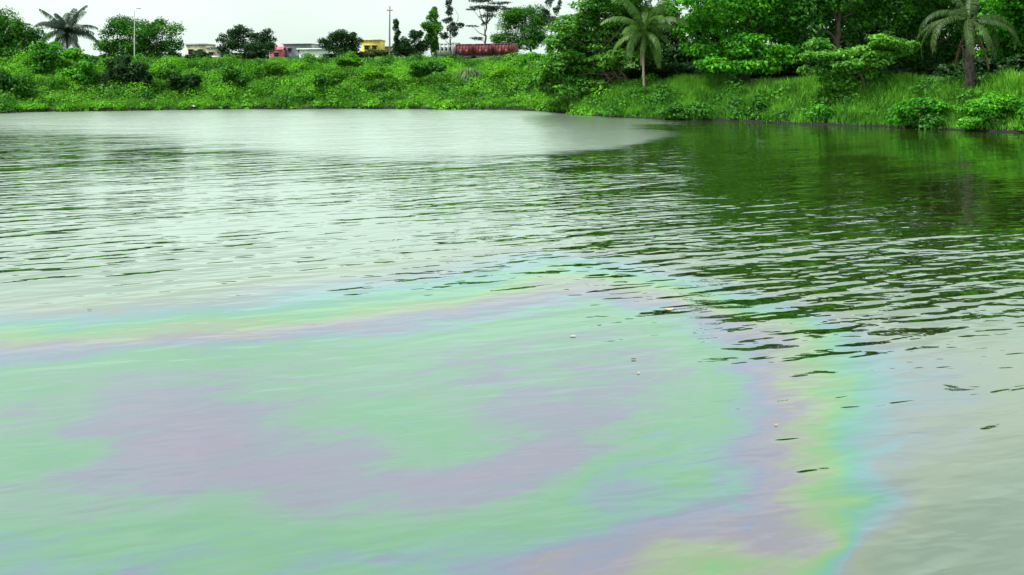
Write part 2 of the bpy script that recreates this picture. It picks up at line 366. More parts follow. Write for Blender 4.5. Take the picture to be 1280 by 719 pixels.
def water_mat(name):
    m, n, l = new_mat(name)
    out = n.new('ShaderNodeOutputMaterial')
    geo = n.new('ShaderNodeNewGeometry')
    def attr(k):
        a = n.new('ShaderNodeAttribute'); a.attribute_name = k; return a.outputs['Fac']
    def math_(op, a, b=None, c=None, clamp=False):
        x = n.new('ShaderNodeMath'); x.operation = op; x.use_clamp = clamp
        for i, v in enumerate((a, b, c)):
            if v is None: continue
            if isinstance(v, (int, float)): x.inputs[i].default_value = v
            else: l.new(v, x.inputs[i])
        return x.outputs[0]
    def noise(rot, scale, sc=1.0, detail=2.0, rough=0.5, dist=0.0):
        mr = n.new('ShaderNodeMapping'); mr.inputs['Rotation'].default_value = (0, 0, R(rot)); l.new(geo.outputs['Position'], mr.inputs[0])
        mp = n.new('ShaderNodeMapping'); mp.inputs['Scale'].default_value = scale; l.new(mr.outputs[0], mp.inputs[0])
        t = n.new('ShaderNodeTexNoise'); t.inputs['Scale'].default_value = sc; t.inputs['Detail'].default_value = detail
        t.inputs['Roughness'].default_value = rough; t.inputs['Distortion'].default_value = dist
        l.new(mp.outputs[0], t.inputs['Vector'])
        return t.outputs['Fac']
    film0, rip, rgh = attr('film'), attr('ripple'), attr('ruffle')
    # wind ripples: crests run roughly across the view, turned ~22 degrees
    r1 = noise(-27, (0.48, 1.55, 1), 1.0, 1.0, 0.4, 0.3)     # ~0.7 m ripples
    r2 = noise(-18, (1.2, 3.3, 1), 1.0, 1.0, 0.4, 0.2)         # ~0.3 m
    r3 = noise(-30, (0.10, 0.34, 1), 1.0, 1.0, 0.4)            # slow swell
    gust = noise(-18, (0.10, 0.16, 1), 1.0, 2.0, 0.5)
    gustr = n.new('ShaderNodeMapRange'); gustr.inputs['From Min'].default_value = 0.32; gustr.inputs['From Max'].default_value = 0.68
    gustr.inputs['To Min'].default_value = 0.3; gustr.inputs['To Max'].default_value = 1.55
    l.new(gust, gustr.inputs['Value'])
    amp = math_('MULTIPLY', rip, gustr.outputs[0])
    r4 = noise(20, (1.1, 2.4, 1), 1.0, 2.0, 0.5, 0.3)
    h = math_('MULTIPLY_ADD', r2, 0.40, r1)
    h = math_('MULTIPLY_ADD', r4, 0.14, h)
    h = math_('MULTIPLY', h, amp)
    r5 = noise(-14, (0.7, 2.6, 1), 1.0, 2.0, 0.5, 0.4)
    h = math_('MULTIPLY_ADD', r3, 0.5, h)
    h = math_('MULTIPLY_ADD', r5, 0.10, h)
    bump = n.new('ShaderNodeBump'); bump.inputs['Strength'].default_value = 1.0; bump.inputs['Distance'].default_value = 0.14
    l.new(h, bump.inputs['Height'])
    # film thickness, frayed along the drift
    f1 = noise(-20, (0.55, 1.5, 1), 1.0, 4.0, 0.55, 0.8)
    f2 = noise(-8, (0.25, 0.5, 1), 1.0, 4.0, 0.6, 0.9)
    fr = math_('ADD', math_('MULTIPLY', math_('SUBTRACT', f1, 0.5), 0.30), math_('MULTIPLY', math_('SUBTRACT', f2, 0.5), 0.26))
    f3 = noise(-25, (0.9, 1.4, 1), 1.0, 5.0, 0.6, 1.0)
    fr = math_('MULTIPLY_ADD', math_('SUBTRACT', f3, 0.5), 0.24, fr)
    has = n.new('ShaderNodeMapRange'); has.inputs['From Min'].default_value = 0.0; has.inputs['From Max'].default_value = 0.22
    l.new(film0, has.inputs['Value'])
    film = math_('MULTIPLY_ADD', fr, has.outputs[0], film0)
    rp = n.new('ShaderNodeValToRGB')
    cr = rp.color_ramp
    tintc = (0.95, 1.05, 0.97)
    stops = [(0.00,(.93,.95,.94)),(0.08,(.95,.90,.85)),(0.19,(.80,.74,.91)),(0.29,(.60,.78,1.0)),(0.38,(.48,.88,.80)),(0.46,(.62,.92,.55)),
             (0.54,(.84,.82,.70)),(0.61,(.84,.63,.87)),(0.68,(.71,.62,1.0)),(0.74,(.59,.78,.88)),(0.80,(.55,.86,.66)),(0.835,(.60,.84,.73)),(0.89,(.66,.80,.80)),(0.95,(.75,.66,.94)),(1.05,(.84,.62,.96))]
    while len(cr.elements) > 1: cr.elements.remove(cr.elements[0])
    for i, (p_, c_) in enumerate(stops):
        e = cr.elements[0] if i == 0 else cr.elements.new(p_ / 1.1)
        e.position = p_ / 1.1; e.color = (*[min(1, a*b) for a, b in zip(c_, tintc)], 1)
    l.new(math_('MULTIPLY', film, 1 / 1.1), rp.inputs[0])
    # reflectance: Fresnel of water, lifted by the oily film
    fre = n.new('ShaderNodeFresnel'); fre.inputs['IOR'].default_value = 1.34
    l.new(bump.outputs[0], fre.inputs['Normal'])
    clean = math_('MINIMUM', math_('MULTIPLY_ADD', fre.outputs[0], 1.5, 0.22), 0.79)
    oily = math_('MULTIPLY', math_('MULTIPLY', film, 4.0, clamp=True), 0.20)
    fac = math_('ADD', clean, math_('MULTIPLY', oily, math_('SUBTRACT', 1.0, clean)))
    fac = math_('MINIMUM', fac, 0.79)
    cat = noise(-6, (0.07, 0.55, 1), 1.0, 5.0, 0.65, 0.3)
    rgs = n.new('ShaderNodeMapRange'); rgs.interpolation_type = 'SMOOTHSTEP'; rgs.inputs['From Min'].default_value = 0.2; rgs.inputs['From Max'].default_value = 0.75
    l.new(math_('ADD', rgh, math_('MULTIPLY', math_('SUBTRACT', cat, 0.5), 0.9)), rgs.inputs['Value'])
    gl = n.new('ShaderNodeBsdfGlossy')
    wash = n.new('ShaderNodeMapRange'); wash.inputs['From Min'].default_value = 0.06; wash.inputs['From Max'].default_value = 0.45
    wash.inputs['To Min'].default_value = 0.0; wash.inputs['To Max'].default_value = 0.75
    flat = n.new('ShaderNodeFresnel'); flat.inputs['IOR'].default_value = 1.34; l.new(flat.outputs[0], wash.inputs['Value'])
    fcol = n.new('ShaderNodeMix'); fcol.data_type = 'RGBA'; fcol.inputs['B'].default_value = (0.93, 1.0, 0.95, 1)
    l.new(wash.outputs[0], fcol.inputs['Factor']); l.new(rp.outputs[0], fcol.inputs['A'])
    l.new(fcol.outputs['Result'], gl.inputs['Color']); l.new(bump.outputs[0], gl.inputs['Normal'])
    l.new(math_('MULTIPLY_ADD', rgs.outputs[0], 0.25, 0.016), gl.inputs['Roughness'])
    df = n.new('ShaderNodeBsdfDiffuse')
    df.inputs['Color'].default_value = (0.016, 0.021, 0.003, 1)
    mx = n.new('ShaderNodeMixShader')
    l.new(fac, mx.inputs[0]); l.new(df.outputs[0], mx.inputs[1]); l.new(gl.outputs[0], mx.inputs[2])
    l.new(mx.outputs[0], out.inputs['Surface'])
    return m
M['water'] = water_mat('pond_water')
wf = grid_faces(len(WU), len(WY))
fmask = (a_film[wf].max(axis=1) > 0.012)
water = link('water', np_mesh('water', wv, wf[~fmask], M['water'], smooth=True, attrs={'film': a_film*0, 'ripple': a_rip, 'ruffle': a_rgh}))
water['kind'] = 'structure'
# the oil film: the patch of the surface that carries oil, meeting the open water edge to edge
ff = wf[fmask]
used, inv = np.unique(ff, return_inverse=True)
fv = wv[used].copy()
oil = link('oil_film', np_mesh('oil_film', fv, inv.reshape(ff.shape), M['water'], smooth=True,
           attrs={'film': a_film[used], 'ripple': a_rip[used], 'ruffle': a_rgh[used]}))
tag(oil, 'iridescent oil film in pale green, lilac and pink bands on the near water', 'oil slick')
oil['kind'] = 'stuff'

# ------------------------------------------------------------------ foliage
def unit(v): return v / (np.linalg.norm(v, axis=1)[:, None] + 1e-9)
def leaf_quads(pos, nor, size, aspect=0.55, fold=0.18):
    """one folded diamond leaf per point: 4 verts, 1 quad (2 triangles)"""
    n = len(pos)
    nor = unit(nor)
    r = unit(rng.normal(size=(n, 3)))
    t = unit(np.cross(nor, r)); b = np.cross(nor, t)
    s = np.asarray(size).reshape(-1, 1) * np.ones((n, 1))
    v = np.empty((n, 4, 3))
    v[:, 0] = pos - t*s*0.5
    v[:, 1] = pos + b*s*0.5*aspect + nor*s*fold
    v[:, 2] = pos + t*s*0.5
    v[:, 3] = pos - b*s*0.5*aspect + nor*s*fold
    q = np.arange(n*4).reshape(n, 4)
    return v.reshape(-1, 3), q

def lobe_leaves(lobes, n, size, up=0.5, shell=(0.62, 1.08), inner=0.12, wild=0.05):
    """leaves over the outside of a set of ellipsoid boughs; lobes: rows cx cy cz rx ry rz"""
    L = np.asarray(lobes, float)
    area = (L[:, 3]*L[:, 4] + L[:, 4]*L[:, 5] + L[:, 3]*L[:, 5])
    idx = rng.choice(len(L), size=n, p=area/area.sum())
    d = unit(rng.normal(size=(n, 3)))
    low = (d[:, 2] < -0.1) & (rng.random(n) < 0.5); d[low, 2] *= -1
    rr = rng.uniform(shell[0], shell[1], n)
    inn = rng.random(n) < inner; rr[inn] = rng.uniform(0.1, 0.6, inn.sum())
    wl_ = rng.random(n) < wild; rr[wl_] = rng.uniform(1.0, 1.28, wl_.sum())
    pos = L[idx, :3] + d * L[idx, 3:] * rr[:, None]
    # break the smooth surface into clumps
    ph = rng.uniform(0, 6.28, (len(L), 3))[idx]
    w = np.sin(d[:, 0]*5.3 + ph[:, 0]) * np.sin(d[:, 1]*4.7 + ph[:, 1]) * np.sin(d[:, 2]*5.9 + ph[:, 2])
    pos += d * L[idx, 3:] * (w * 0.26)[:, None]
    nor = d*0.8 + rng.normal(size=(n, 3))*0.55; nor[:, 2] += up
    sz = size * rng.uniform(0.6, 1.35, n)
    tint = rng.random(n)
    return pos, nor, sz, tint

def split_lobes(lobes, k=7, f=0.5):
    """every bough becomes a cluster of smaller leaf clumps around its outside"""
    out = []
    for L in np.asarray(lobes, float):
        d = unit(rng.normal(size=(k, 3))); d[:, 2] = d[:, 2]*0.8 + 0.15
        for q in d:
            g = f*rng.uniform(0.55, 1.3)
            out.append((*(L[:3] + q*L[3:]*rng.uniform(.7, 1.0)), *(L[3:]*g)))
        out.append((*L[:3], *(L[3:]*0.75)))
    return np.array(out)
def foliage_mesh(name, lobes, n, size, mat, split=6, **k):
    if split: lobes = split_lobes(lobes, split)
    pos, nor, sz, tint = lobe_leaves(lobes, n, size, **k)
    v, q = leaf_quads(pos, nor, sz)
    return np_mesh(name, v, q, mat, tint=tint)

def px_lobes(rows, z, zj=1.0, depth=1.0):
    """boughs given by where they show (px x, y, rx, ry) at depth z"""
    out = []
    for r in rows:
        x, y, rx, ry = r[:4]
        zz = z + (r[4] if len(r) > 4 else rng.uniform(-zj, zj))
        s = zz / F
        out.append((*at(x, y, zz), rx*s, max(0.5*(rx+ry)*s, 0.6*rx*s)*depth, ry*s))
    return np.array(out)

def limb(mb, a, b, r0, r1, bend=0.15, n=6):
    a = np.asarray(a, float); b = np.asarray(b, float)
    t = np.linspace(0, 1, n)[:, None]
    L_ = np.linalg.norm(b - a)
    off = rng.normal(size=3) * bend * L_ * 0.5
    pts = a*(1-t) + b*t + off*np.sin(t*np.pi) + rng.normal(size=(n, 3))*0.02*L_*np.sin(t*np.pi)
    mb.tube(pts, r0*(1-t[:, 0]) + r1*t[:, 0], 7)
    return pts

def tree(name, label, z, rows, base_px, n, size, mat, bark='bark', trunk_r=0.22, zj=1.2, depth=1.0, group=None, trunks=None, cat='tree', crown='crown', **k):
    """a tree from its boughs: tapered trunk, limbs into every bough, a crown of leaves"""
    L = px_lobes(rows, z, zj, depth)
    bx = wx(base_px, z)
    gz = float(ground_h(bx, z))
    base = np.array((bx, z, gz))
    root = thing(name, label, cat, base, group=group)
    L[:, :3] -= base
    mb = MB()
    c = L[:, :3].mean(axis=0)
    top = np.array((c[0]*0.6, c[1]*0.5, max(c[2]*0.75, 0.5)))
    for k_, (ox, oy) in enumerate(trunks or [(0, 0)]):
        b0 = np.array((ox, oy, -0.3))
        tip = top + np.array((ox*1.4, oy, 0))
        pts = limb(mb, b0, tip, trunk_r, trunk_r*0.55, 0.08, 9)
        sel = range(len(L)) if not trunks else range(k_, len(L), len(trunks))
        for i in sel:
            tgt = L[i, :3]
            j = np.argmin(np.abs(pts[:, 2] - min(tgt[2]*0.7, tip[2])))
            j = max(j, 3)
            limb(mb, pts[j], tgt + np.array((0, 0, -0.2*L[i, 5])), trunk_r*0.42, trunk_r*0.1, 0.2, 6)
    mb.build('trunk', M[bark], root, smooth=True)
    link(crown, foliage_mesh(name + '_' + crown, L, n, size, M[mat], **k), root)
    return root

def bush(name, label, z, rows, n, size, mat, group=None, zj=0.6, cat='bush', **k):
    L = px_lobes(rows, z, zj)
    bx = float(L[:, 0].mean()); gz = float(ground_h(bx, z))
    base = np.array((bx, z, gz))
    root = thing(name, label, cat, base, group=group)
    L[:, :3] -= base
    mb = MB()
    for i in range(len(L)):
        limb(mb, (rng.uniform(-.3, .3), rng.uniform(-.2, .2), -0.25), L[i, :3], 0.06, 0.02, 0.2, 5)
    mb.build('stem', M['bark'], root, smooth=True)
    link('foliage', foliage_mesh(name + '_foliage', L, n, size, M[mat], **k), root)
    return root

# ---- palms
def frond_mesh(name, length, droop, mat, leaflet=0.75, pairs=46, lift=0.5, hang=0.8):
    """a pinnate frond lying along +X from the origin, arching up then drooping"""
    t = np.linspace(0, 1, 14)
    ang = lift - droop * t**1.3
    seg = length / 13
    x = np.concatenate(([0], np.cumsum(np.cos(ang[:-1]) * seg)))
    zz = np.concatenate(([0], np.cumsum(np.sin(ang[:-1]) * seg)))
    mb = MB(); pts = np.stack([x, 0*x, zz], axis=1)
    mb.tube(pts, np.linspace(0.055, 0.012, 14), 5)
    V = [np.vstack(mb.v)]; Q = [np.vstack(mb.q)]; nv = len(V[0]); tint = [np.full(len(Q[0]), 0.95)]
    tt = np.linspace(0.12, 1.0, pairs)
    for s in (-1, 1):
        for a in tt:
            a = min(1, a + rng.uniform(-0.01, 0.01))
            p = np.array((np.interp(a, t, x), 0, np.interp(a, t, zz)))
            th = np.interp(a, t, ang)
            L_ = leaflet * (math.sin(math.pi * (0.12 + 0.80*a))**0.6) * rng.uniform(0.8, 1.1)
            fwd = np.array((math.cos(th), 0, math.sin(th)))
            side = np.array((0, s, 0)); dn = np.array((0, 0, -1.0))
            d1 = side*0.8 + fwd*0.55 + dn*hang*0.35; d1 /= np.linalg.norm(d1)
            d2 = side*0.45 + fwd*0.45 + dn*hang*1.1; d2 /= np.linalg.norm(d2)
            w = fwd * 0.05
            m1 = p + d1*L_*0.5; e1 = m1 + d2*L_*0.55
            V.append(np.array([p - w*.7, p + w*.7, m1 + w, m1 - w, e1 + w*.15, e1 - w*.15]))
            Q.append(np.array([(0, 1, 2, 3), (3, 2, 4, 5)]) + nv); nv += 6
            tint.append(np.full(2, rng.random()))
    return np_mesh(name, np.vstack(V), np.vstack(Q), mat, tint=np.concatenate(tint))

def palm(name, label, z, base_px, crown_px, flen, fronds, mat, trunk_r=0.16, lean=0.0, group=None, dry=0, thick=False, bark='bark_palm', coconuts=True, spear=True, leaf=0.25):
    bx = wx(base_px, z); gz = float(ground_h(bx, z))
    base = np.array((bx, z, gz))
    root = thing(name, label, 'palm tree', base, group=group)
    top = at(crown_px[0], crown_px[1], z) - base
    n = 16
    t = np.linspace(0, 1, n)[:, None]
    pts = np.array((0, 0, -0.3))*(1-t) + top*t + np.array((lean, 0, 0))*np.sin(t*np.pi)
    rad = trunk_r*(1.15 - 0.35*t[:, 0]); rad[0] *= 1.4
    rad = rad * (1 + 0.07*np.where(np.arange(n) % 2, 1, -1))
    mb = MB(); mb.tube(pts, rad, 9)
    if thick:                                   # ragged old leaf bases all the way down
        for i in range(60):
            a = rng.uniform(0.05, 0.98); th = rng.uniform(0, 6.28)
            p = pts[0]*(1-a) + pts[-1]*a
            o = np.array((math.cos(th), math.sin(th), 0))
            mb.tube([p + o*trunk_r*0.8, p + o*(trunk_r*1.35) + np.array((0, 0, .22)), p + o*(trunk_r*1.6) + np.array((0, 0, .5))], [0.09, 0.07, 0.02], 5)
    mb.build('trunk', M[bark], root, smooth=True)
    meshes = {}
    for (az, lift, droop, ln) in fronds:
        key = (round(lift, 1), round(droop, 1))
        if key not in meshes:
            meshes[key] = frond_mesh(name + '_frond', flen, key[1], M[mat], lift=key[0], leaflet=flen*leaf)
        o = link('frond', meshes[key], root, top + np.array((0, 0, rng.uniform(-.1, .25))), (rng.uniform(-.4, .4), rng.uniform(-.12, .18), R(az)))
        ln *= rng.uniform(.85, 1.12); o.scale = (ln, ln, ln)
    if dry:
        dm = frond_mesh(name + '_dry_frond', flen*0.7, 0.5, M['frond_dry'], lift=-1.0, leaflet=0.45, pairs=22)
        for i in range(dry):
            o = link('dry_frond', dm, root, top + np.array((0, 0, -0.25)), (0, 0, R(rng.uniform(0, 360))))
            o['label'] = 'dead brown frond hanging against the trunk'
    if coconuts:
        sm = MB()
        th = np.linspace(0, np.pi, 7)
        sm.tube([(0, 0, 0.15*math.cos(a)) for a in th], [max(0.13*math.sin(a), 0.01) for a in th], 8)
        cm = sm.mesh('coconut', plain_mat('coconut_husk', (0.20, 0.16, 0.05), 0.6), True)
        for i in range(7):
            a = i*0.9
            link('coconut', cm, root, top + np.array((0.28*math.cos(a), 0.28*math.sin(a), -0.22 - 0.1*(i % 2))))
    if spear:
        sp = frond_mesh(name + '_spear', flen*0.5, 0.1, M[mat], lift=1.5, leaflet=0.25, pairs=16)
        link('young_frond', sp, root, top)
    return root

def ring(n, lift, droop, ln=1.0, a0=0.0, j=8):
    return [(a0 + 360*i/n + rng.uniform(-j, j), lift + rng.uniform(-.1, .1), droop + rng.uniform(-.15, .15), ln*rng.uniform(.9, 1.08)) for i in range(n)]

# ================================================================== trees on the left bank
tree('broadleaf_tree', 'dark broadleaf tree cut by the photo\'s left edge, beside the grey palm', 113,
     [(5,45,28,24),(30,58,20,24),(8,80,22,22),(-28,50,30,32),(24,33,12,9),(-12,28,22,14),(42,75,10,16),(14,96,26,14,-2),(4,68,28,18,-1),(30,88,16,14,-2)], 8, 22000, 0.34, 'leaf_mid', trunk_r=0.3)
palm('coconut_palm', 'grey-green coconut palm with a shaggy crown on the left bank', 121, 86, (83,42), 4.5,
     ring(7, 1.25, 0.7, 1.0) + ring(9, 0.8, 1.3, 1.0, 20) + ring(8, 0.25, 1.5, 0.95, 8) + ring(6, -0.4, 1.0, 0.85, 30), 'frond_grey', 0.17, dry=3)
tree('broadleaf_tree', 'wide round-topped tree behind the white lamp post', 141,
     [(150,44,22,17),(172,34,26,14),(204,42,19,17),(138,60,17,13),(190,58,26,13),(215,58,11,12),(163,60,22,12),(186,45,16,12),(128,58,8,8),(150,72,22,8),(195,72,24,8),(215,70,10,7)], 172, 20000, 0.33, 'leaf_mid', trunk_r=0.35)
tree('broadleaf_tree', 'dark lobed tree between the cream house and the red shed', 150,
     [(304,41,17,9),(287,54,15,12),(325,48,14,10),(308,60,24,9),(335,57,9,9),(282,67,10,7),(318,66,18,7),(300,72,20,6),(330,70,10,6)], 307, 14000, 0.32, 'leaf_dark', trunk_r=0.3)
tree('broadleaf_tree', 'dark spiky-topped tree between the white shed and the yellow house', 151,
     [(428,48,15,9),(414,57,12,10),(441,57,12,11),(430,65,20,8),(420,47,7,6),(440,47,6,6),(425,72,16,5),(443,71,12,6)], 431, 12000, 0.32, 'leaf_dark', trunk_r=0.28, wild=0.16)
tree('creeper_column', 'narrow dead trunk wrapped in creeper beside the tall utility pole', 150,
     [(495,28,3.0,6),(496,36,3.6,7),(496,46,4,8),(497,56,4.5,8),(497,65,5,7)], 497, 2600, 0.34, 'leaf_dark', trunk_r=0.2, zj=0.15, cat='tree', wild=0.03)
tree('small_tree', 'low dark tree to the right of the creeper-wrapped column', 152,
     [(507,56,14,10),(521,48,8,8),(527,60,11,10),(503,67,14,7),(519,70,12,6),(524,43,5,4)], 514, 9000, 0.32, 'leaf_dark', trunk_r=0.2)
tree('columnar_tree', 'tall slim leafy tree just left of the grey brake van', 157,
     [(543,13,5,6),(542,22,7,8),(538,33,9,8),(545,36,7,9),(541,48,8,9),(543,62,6,11)], 543, 8000, 0.3, 'leaf_mid', trunk_r=0.22)
tree('slender_tree', 'thin see-through tree rising above the grey brake van', 166,
     [(561,5,3.5,5),(562,15,5.5,6),(560,26,8,5),(564,36,9,6),(575,32,4,4),(555,46,6,5),(568,44,5,3)], 561, 2400, 0.36, 'leaf_dusky', trunk_r=0.16, inner=0.05)
tree('layered_tree', 'dusky feathery tree with flat layered boughs behind the maroon wagons', 192,
     [(604,9,22,2.6),(591,12,8,2),(624,4,13,3),(609,20,11,3),(590,33,9,1.4),(597,49,9,2.6),(613,13,9,4),(602,1,17,3),(606,30,5,2),(612,-7,14,4),(632,12,6,2)], 609, 4200, 0.36, 'leaf_dusky', trunk_r=0.28, depth=1.2, inner=0.1)
tree('round_tree', 'full round green tree at the right end of the wagons', 206,
     [(650,20,24,14),(634,36,19,17),(660,38,24,19),(678,30,13,17),(648,54,28,11),(623,50,10,11),(640,22,14,10),(672,52,14,12)], 667, 20000, 0.42, 'leaf_mid', bark='bark_pale', trunk_r=0.3)
tree('slender_tree', 'thin twiggy tree showing between the round tree and the almond tree', 160,
     [(686,4,6,8),(695,14,5,7),(690,26,5,7),(700,4,3,5),(684,16,4,5)], 690, 1500, 0.34, 'leaf_dusky', trunk_r=0.14, inner=0.05)

# ================================================================== the big trees on the right shore
tree('almond_tree', 'tiered tree leaning out over the water with large leaves in flat layers', 93,
     [(r[0], r[1], r[2]*.95, r[3]*(1.5 if r[3] < 9 else 1), *r[4:]) for r in [(748,6,26,6),(778,14,28,6),(722,26,28,6),(765,31,34,5),(702,38,18,6),(792,46,28,7),(738,46,42,6),(697,56,20,6),(748,60,36,6),(714,74,34,6),(688,84,20,7),(778,72,30,6),
      (748,88,36,6),(698,98,26,7),(672,100,11,6),(734,104,28,6),(716,114,22,6),(822,18,26,8),(815,62,20,7),(776,-8,36,8),(742,-6,18,7),(805,-4,24,9),(662,110,8,6),(690,112,18,7),(762,48,34,26,2.5),(718,58,28,22,2.5),(790,30,34,24,3),(700,84,24,18,2.5),(746,80,34,18,2.5),(690,104,18,14,2),(776,4,30,16,3),(720,40,26,16,1.5),(700,62,22,16,1.5),(740,20,24,14,2),(685,90,18,14,1.5),(760,64,34,16,1.5),(730,92,34,14,1.5),(800,70,24,18,4),(795,52,26,18,4),(672,106,12,10,1)]],
     783, 52000, 0.36, 'leaf_almond', trunk_r=0.2, zj=2.0, trunks=[(-0.75, 0.1), (-0.1, 0.3), (0.45, -0.1)], shell=(0.55, 1.08), up=0.9)
tree('background_tree', 'dark tree filling the gap behind the coconut palm', 103,
     [(832,40,24,26),(845,70,22,20),(815,80,22,18),(838,14,14,9),(800,95,22,14),(770,98,26,12),(740,112,26,10),(852,95,20,12)], 835, 10000, 0.45, 'leaf_dark', trunk_r=0.25)
palm('coconut_palm', 'slim green coconut palm with a pale trunk in front of the tiered tree', 88.5, 806, (805,40), 4.7,
     ring(5, 1.2, 0.9, 1.0, 0, 20) + ring(7, 0.7, 1.5, 1.0, 15, 18) + ring(6, 0.15, 1.8, 0.95, 5, 18) + ring(3, -0.5, 1.2, 0.85, 40), 'frond_green', 0.125, leaf=0.2, lean=-0.1, bark='bark_pale', dry=1)
tree('banyan_tree', 'huge dome-shaped tree smothered in bright creeper, shading dark undergrowth', 88,
     [(905,8,50,22),(950,-12,55,28),(878,38,28,18),(922,42,38,18),(972,34,38,22),(898,70,36,15),(955,68,38,14),(866,60,16,14),(905,-32,48,24),(942,18,30,16),(975,0,40,22),(890,18,20,14),(988,62,22,14),(930,-60,55,26),(980,-48,45,26),(925,82,40,11),(930,58,32,14,-3.5),(962,78,28,10,-3),(900,84,32,9,-3),(938,86,30,9,-3.5),(900,-85,45,26),(950,-105,50,28),(1000,-90,40,26)],
     930, 48000, 0.38, 'leaf_bright', trunk_r=0.5, zj=2.5)
tree('broadleaf_tree', 'tall dark green tree between the creeper dome and the short-trunked palm', 87,
     [(1012,30,30,26),(1042,-10,45,28),(1062,36,36,28),(1018,66,26,16),(1090,10,34,28),(1040,-50,50,28),(1000,-20,30,24),(1110,-30,42,28),(1070,-90,50,28),(1110,-110,42,26),(1030,-125,46,26)], 1040, 27000, 0.38, 'leaf_mid', trunk_r=0.4, zj=2.0)
tree('overhanging_tree', 'low tree with big sunlit leaves bending down to the water below the tall trees', 76,
     [(1040,70,34,8),(1080,66,32,10),(1112,54,26,9),(1060,84,36,9),(1046,102,24,10),(1082,94,18,10),(1100,76,22,9),(1068,112,20,11),(1028,88,20,9),(1052,122,16,8),(1130,62,18,8),(1020,56,18,9)],
     1085, 15000, 0.36, 'leaf_almond', trunk_r=0.18, zj=1.6, up=0.8)
tree('broadleaf_tree', 'deep green tree behind the short-trunked palm', 93,
     [(1130,10,44,30),(1182,0,44,32),(1152,50,36,18),(1200,40,36,22),(1165,-45,50,30),(1215,-30,46,30),(1180,72,34,14),(1130,78,30,14),(1190,-85,50,30),(1150,-115,46,28),(1225,-105,44,28)], 1165, 26000, 0.4, 'leaf_mid', trunk_r=0.4, zj=2.0)
tree('broadleaf_tree', 'bright leafy tree cut by the photo\'s right edge', 84,
     [(1255,10,36,30),(1262,52,30,22),(1300,20,44,34),(1245,78,28,15),(1290,75,36,22),(1270,-40,48,32),(1330,-20,48,36),(1235,40,16,16),(1340,50,44,32),(1270,-90,50,30),(1320,-85,46,30)], 1275, 24000, 0.38, 'leaf_bright', trunk_r=0.4, zj=2.0)
palm('short_palm', 'thick-trunked palm with arching olive fronds over the right bank', 71, 1212, (1212,26), 5.6,
     [(178,0.6,2.3,1.0),(200,0.3,2.1,1.0),(160,0.0,2.0,.95),(0,0.5,2.5,.95),(22,0.2,2.3,.9),(-35,0.1,1.8,.9),(235,-0.1,1.7,.9),(275,-0.3,1.4,.75),
      (60,1.3,0.6,.9),(120,1.2,0.8,.9),(85,0.8,1.2,.9),(320,-0.4,1.4,.85),(140,0.4,1.7,1.0)], 'frond_olive', 0.33, thick=True, leaf=0.15, dry=4, coconuts=False)
for i, (x, rows, lab) in enumerate([  # out of view on the right, added to darken the reflection in the water
    (1400, [(1400,20,60,40),(1380,60,40,30),(1440,50,50,40),(1400,-40,55,35),(1450,0,50,40)], 'unseen dark tree past the bright right-edge tree, added for its reflection'),
    ]):
    tree('broadleaf_tree', lab, 78, rows, x, 9000, 0.5, 'leaf_mid', trunk_r=0.4, zj=2.0)
for z, bx, rows, lab in [
    (108, 880, [(880,30,34,24),(905,60,36,22),(860,75,26,20),(915,10,34,24),(890,84,36,16),(930,86,30,16),(850,88,26,14)], 'dark tree glimpsed behind the left side of the creeper dome'),
    (106, 990, [(960,30,40,28),(1000,60,40,22),(960,80,36,16),(1010,10,40,30),(1000,-30,44,28),(1040,82,36,18),(980,88,36,16),(940,86,30,16)], 'dark tree glimpsed behind the right side of the creeper dome'),
    (104, 1110, [(1090,40,40,28),(1130,70,40,18),(1080,80,36,16),(1110,0,44,30),(1150,20,40,30),(1060,88,36,16),(1110,90,36,16),(1150,86,36,16),(1070,60,36,24),(1140,50,36,24),(1060,20,36,28)], 'dark tree glimpsed behind the overhanging tree'),
    (102, 1230, [(1210,30,40,28),(1250,70,40,18),(1200,80,36,16),(1230,-10,44,30),(1290,40,40,36),(1300,80,40,18),(1200,90,36,16),(1245,90,36,16),(1180,60,36,24),(1230,60,36,24),(1215,85,30,18),(1260,20,36,28)], 'dark tree glimpsed behind the short-trunked palm')]:
    tree('background_tree', lab, z, rows, bx, 21000, 0.46, 'leaf_dark', trunk_r=0.3, group='dark trees behind the shore trees')
# undergrowth in the shade below the big trees
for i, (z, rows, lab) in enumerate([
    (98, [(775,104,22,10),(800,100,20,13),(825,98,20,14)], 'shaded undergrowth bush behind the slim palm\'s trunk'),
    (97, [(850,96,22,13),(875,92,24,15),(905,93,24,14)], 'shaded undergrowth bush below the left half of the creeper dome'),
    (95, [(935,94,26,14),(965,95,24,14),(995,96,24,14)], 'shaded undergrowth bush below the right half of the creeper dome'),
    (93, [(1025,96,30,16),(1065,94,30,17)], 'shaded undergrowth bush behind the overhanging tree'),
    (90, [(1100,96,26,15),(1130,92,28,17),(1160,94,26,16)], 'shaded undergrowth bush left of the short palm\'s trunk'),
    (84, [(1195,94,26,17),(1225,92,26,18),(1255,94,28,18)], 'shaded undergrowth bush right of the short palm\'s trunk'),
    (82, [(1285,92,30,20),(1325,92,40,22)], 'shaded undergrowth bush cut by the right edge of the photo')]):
    bush('undergrowth_bush', lab, z, rows, 6500, 0.4, 'leaf_dark', group='undergrowth below the big trees')

